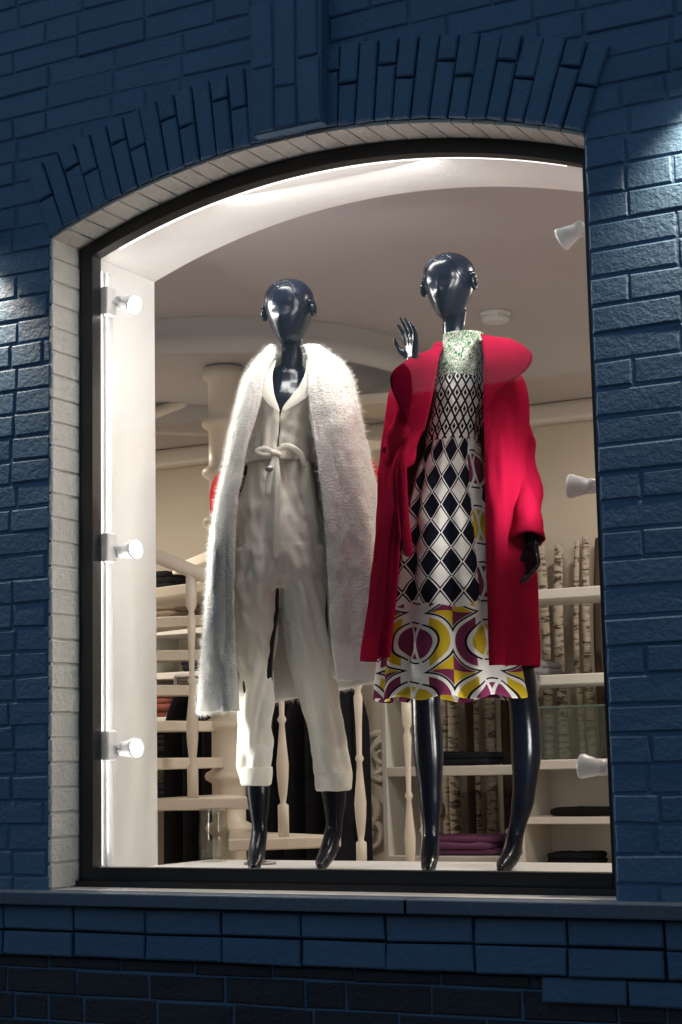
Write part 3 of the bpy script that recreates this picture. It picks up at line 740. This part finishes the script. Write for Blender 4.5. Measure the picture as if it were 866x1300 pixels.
# skirt: sharp dark diamonds with narrow waisted necks between white teardrops
q2=t.m('ADD',tri(U,.052),t.m('POWER',tri(Vv,.082),.85))
d2=t.m('ADD',t.m('GREATER_THAN',q2,1.12),t.m('LESS_THAN',t.m('ABSOLUTE',t.m('SUBTRACT',q2,.92)),.075),clamp=True)
cb=t.mix(d1,WH,NV); cs=t.mix(d2,WH,NV)
def medal(a,b_,off):
    ux=t.m('DIVIDE',U,a); vy=t.m('DIVIDE',t.m('SUBTRACT',Vv,off),b_)
    cx=t.m('SUBTRACT',t.m('FRACT',t.m('ADD',ux,10)),.5); cy=t.m('SUBTRACT',t.m('FRACT',t.m('ADD',vy,10)),.5)
    r_=t.m('SQRT',t.m('ADD',t.m('MULTIPLY',cx,cx),t.m('MULTIPLY',cy,cy)))
    par=t.m('MODULO',t.m('ADD',t.m('FLOOR',t.m('ADD',ux,10)),t.m('FLOOR',t.m('ADD',vy,10))),2.0)
    par=t.m('GREATER_THAN',par,.5)
    inner=t.mix(par,PU,YE); outer=t.mix(par,YE,PU)
    c=t.mix(t.m('GREATER_THAN',r_,.27),inner,WH)
    c=t.mix(t.m('GREATER_THAN',r_,.34),c,t.mix(t.m('GREATER_THAN',t.m('ABSOLUTE',cx),.22),WH,outer))
    c=t.mix(t.m('GREATER_THAN',r_,.47),c,WH)
    c=t.mix(t.m('GREATER_THAN',r_,.55),c,outer)
    c=t.mix(t.m('LESS_THAN',t.m('ABSOLUTE',t.m('SUBTRACT',r_,.34)),.014),c,NV)
    c=t.mix(t.m('LESS_THAN',t.m('ABSOLUTE',t.m('SUBTRACT',r_,.53)),.014),c,NV)
    x1=t.m('LESS_THAN',t.m('ABSOLUTE',t.m('SUBTRACT',t.m('ABSOLUTE',cx),t.m('MULTIPLY',cy,cy))),.024)
    c=t.mix(t.m('MULTIPLY',x1,t.m('LESS_THAN',r_,.45)),c,WH)
    return c
cm=medal(.175,.165,.43)
gn=t.noise(48,2,.5,uvn.outputs[0],2.5); cy_=t.ramp(gn,[(0,(.02,.05,.02)),(.40,GR),(.46,(.10,.28,.06)),(.495,WH),(.54,(.02,.03,.02)),(.60,WH),(1,GR)])
c=t.mix(t.m('GREATER_THAN',Vv,1.262),cs,cb)
side=t.m('MULTIPLY',t.m('GREATER_THAN',U,.066),t.m('LESS_THAN',Vv,1.262)); c=t.mix(side,c,cm)
wob=t.m('ADD',Vv,t.m('MULTIPLY',t.m('COSINE',t.m('MULTIPLY',U,tp/.175)),.012))
c=t.mix(t.m('LESS_THAN',wob,.785),c,cm)
c=t.mix(t.m('GREATER_THAN',t.m('ADD',Vv,t.m('MULTIPLY',t.noise(25,2),.06)),1.485),c,cy_)
t.set(Base_Color=c,Roughness=.65); t.matte(); PRINT=t.mat
keys=[(424,562,612,.048,.05,.005),(434,561,612,.052,.055,.005),(450,556,613,.072,.07,.0),(480,548,614,.10,.09,0),(515,545,614,.112,.095,0),(545,543,610,.100,.09,0),(562,540,609,.095,.088,0),(590,530,614,.108,.10,0),(640,518,625,.125,.12,0),(700,508,638,.14,.135,0),(760,499,650,.155,.15,0),(830,490,662,.165,.16,0),(887,484,673,.172,.165,0)]
rows=170;n=260;V=[];F=[];UV=[]
for i in range(rows+1):
    v=424+(887-424)*i/rows; L_,R_,dF,dB,yc=crom(keys,v); xl=F_(L_,v).x; xr=F_(R_,v).x
    z=F_(0,v).z; s_=max(0,(v-565)/322)
    for k in range(n+1):
        a=2*math.pi*k/n+math.pi/2
        pl=s_**.8*(.018*math.sin(a*9+2.4*noise.noise(Vector((math.cos(a)*2,math.sin(a)*2,v*.004))))+.012*noise.noise(Vector((math.cos(a)*3,math.sin(a)*3,v*.003))))
        pl+=.007*noise.noise(Vector((math.cos(a)*4,math.sin(a)*4,v*.05)))*(1 if v>470 else .3)
        if 556<v<566: pl-=.002
        ca=math.cos(a);sa=math.sin(a)
        hz=-.006*s_*math.sin(a*9+1)
        V.append(((xl+xr)/2+((xr-xl)/2+pl)*ca,yc+((dF if sa<0 else dB)+pl)*sa,z+hz))
        UV.append(((a-math.pi*1.5)*(.115+.04*s_),z))
for i in range(rows):
    for k in range(n): F.append((i*(n+1)+k,(i+1)*(n+1)+k,(i+1)*(n+1)+k+1,i*(n+1)+k+1))
o=mesh('dress',V,F,PRINT,dr,True,UV); solid(o,.003,-1)

# ------------------------------------------------------------------ crimson coat
ct=empty('crimson_coat',LB,RB)
def fr(s,t):
    return .014*noise.noise(Vector((s*8,t*1.5,5)))+.020*math.sin(s*34+2*noise.noise(Vector((s*4,t*2,6))))*t**.9+.006*noise.noise(Vector((s*30,t*9,2)))
keysR=[(438,553,561,610,616,.035,.07),(448,548,558,612,624,.055,.08),(460,534,554,613,638,.08,.09),(474,514,551,613,650,.11,.11),(490,504,549,613,658,.135,.125),(515,498,548,613,662,.148,.135),(545,494,543,613,664,.15,.14),(580,492,530,614,665,.15,.145),(610,489,515,615,667,.155,.15),(660,487,512,616,669,.16,.155),(720,484,508,617,671,.165,.165),(780,479,503,619,672,.175,.175),(846,471,498,621,672,.18,.185)]
o=shell('coat',F_,keysR,ct,RED,lambda s:-9 if s<.5 else 4,.007,140,180,fr)
def sleeve(name,P,R,fl=1.0,seed=0):
    b=B(); b.tube([F_(*p) for p in P],R,36,14,fl,False); o=b.obj(name,RED,ct,True)
    wrinkle(o,lambda c,n_:.012*noise.noise(Vector((c.x*14+seed,c.y*14,c.z*14)))+.009*noise.noise(Vector((c.x*30,c.y*30,c.z*12+seed)))); solid(o,.006,-1); return o
sleeve('sleeve',[(628,484,.02),(642,506,.0),(654,560,-.02),(662,630,-.07),(668,697,-.13)],[.022,.042,.051,.052,.049],1.05,3)
sleeve('sleeve',[(545,490,.0),(521,514,-.02),(511,552,-.05),(507,585,-.09),(512,560,-.130),(521,520,-.150),(526,489,-.160)],[.022,.040,.046,.043,.042,.038,.033],1.0,8)
ruled('lapel',F_,[(562,446,-.07),(557,475,-.170),(551,515,-.195),(541,560,-.190)],[(554,450,-.085),(519,474,-.185),(499,502,-.210),(528,566,-.192)],ct,RED,.004,.006)
ruled('lapel',F_,[(609,430,-.04),(611,446,-.13),(613,475,-.180),(614,505,-.185),(615,535,-.185)],[(626,437,-.06),(648,448,-.125),(671,470,-.165),(662,492,-.19),(630,512,-.195)],ct,RED,.003,.006)
ruled('collar',F_,[(561,446,-.06),(558,437,.03),(585,430,.075),(612,430,.03),(611,434,-.05)],[(551,454,-.07),(547,448,.05),(585,442,.10),(626,443,.05),(628,447,-.06)],ct,RED,.0,.007)
b=B(); b.tube([F_(514,590,-.186),F_(514,630,-.190),F_(517,670,-.190),F_(521,708,-.182)],[.011,.014,.014,.014],12,6,.25)
b.obj('hanging_sash',RED,ct,True)

# ------------------------------------------------------------------ exterior wall lamps
def wlamp(x,z,p):
    e=empty('wall_lamp',(x,0,z))
    b=B(); b.box(-.03,.03,-.02,-.001,-.04,.04,.003); b.box(-.012,.012,-.06,-.0205,-.012,.012); b.obj('bracket',FRAME,e)
    b=B(); b.lathe((0,-.095,-.07),[(.030,.004),(.034,0),(.036,.002),(.036,.138),(.034,.14),(.002,.14)],28); b.obj('shade',FRAME,e,True)
    b=B(); b.lathe((0,-.095,-.069),[(.001,0),(.029,0),(.029,.002)],20); b.obj('lens',LED,e,True)
    L=bpy.data.lights.new('wall_bulb','SPOT'); L.energy=p; L.spot_size=math.radians(110); L.spot_blend=1; L.shadow_soft_size=.02; L.color=(1,.76,.52)
    lo=link(bpy.data.objects.new('bulb',L),e); lo.location=(0,-.095,-.08); lo.rotation_euler=(math.radians(18),0,0)
wlamp(2.10,2.12,42); wlamp(-.33,2.05,36)

# ------------------------------------------------------------------ sky, sun, camera
w=bpy.data.worlds.new('World'); sc.world=w; w.use_nodes=True; nt=w.node_tree; bg=nt.nodes['Background']
sky=nt.nodes.new('ShaderNodeTexSky'); sky.sky_type='NISHITA'; sky.sun_disc=False; sky.sun_elevation=math.radians(9); sky.sun_rotation=math.radians(15)
nt.links.new(sky.outputs[0],bg.inputs[0]); bg.inputs[1].default_value=.135
S=bpy.data.lights.new('sun','SUN'); S.energy=.03; S.angle=math.radians(10); S.color=(1,.8,.6); so=link(bpy.data.objects.new('sun',S)); so.rotation_euler=(math.radians(-81),0,math.radians(-15))
cd=bpy.data.cameras.new('camera'); co=link(bpy.data.objects.new('camera',cd)); sc.camera=co
cd.sensor_fit='VERTICAL'; cd.sensor_height=36; cd.sensor_width=24; cd.lens=2206.5/1300*36; cd.clip_end=1000; cd.clip_start=.05
yaw,pitch,roll=math.radians(27.69),math.radians(8.15),math.radians(-1.21)
f=Vector((-math.sin(yaw)*math.cos(pitch),math.cos(yaw)*math.cos(pitch),math.sin(pitch))); r0=Vector((math.cos(yaw),math.sin(yaw),0)); u0=r0.cross(f)
r2=r0*math.cos(roll)+u0*math.sin(roll); u2=-r0*math.sin(roll)+u0*math.cos(roll)
M_=Matrix((( r2.x,u2.x,-f.x,3.18),(r2.y,u2.y,-f.y,-4.176),(r2.z,u2.z,-f.z,.354),(0,0,0,1))); co.matrix_world=M_
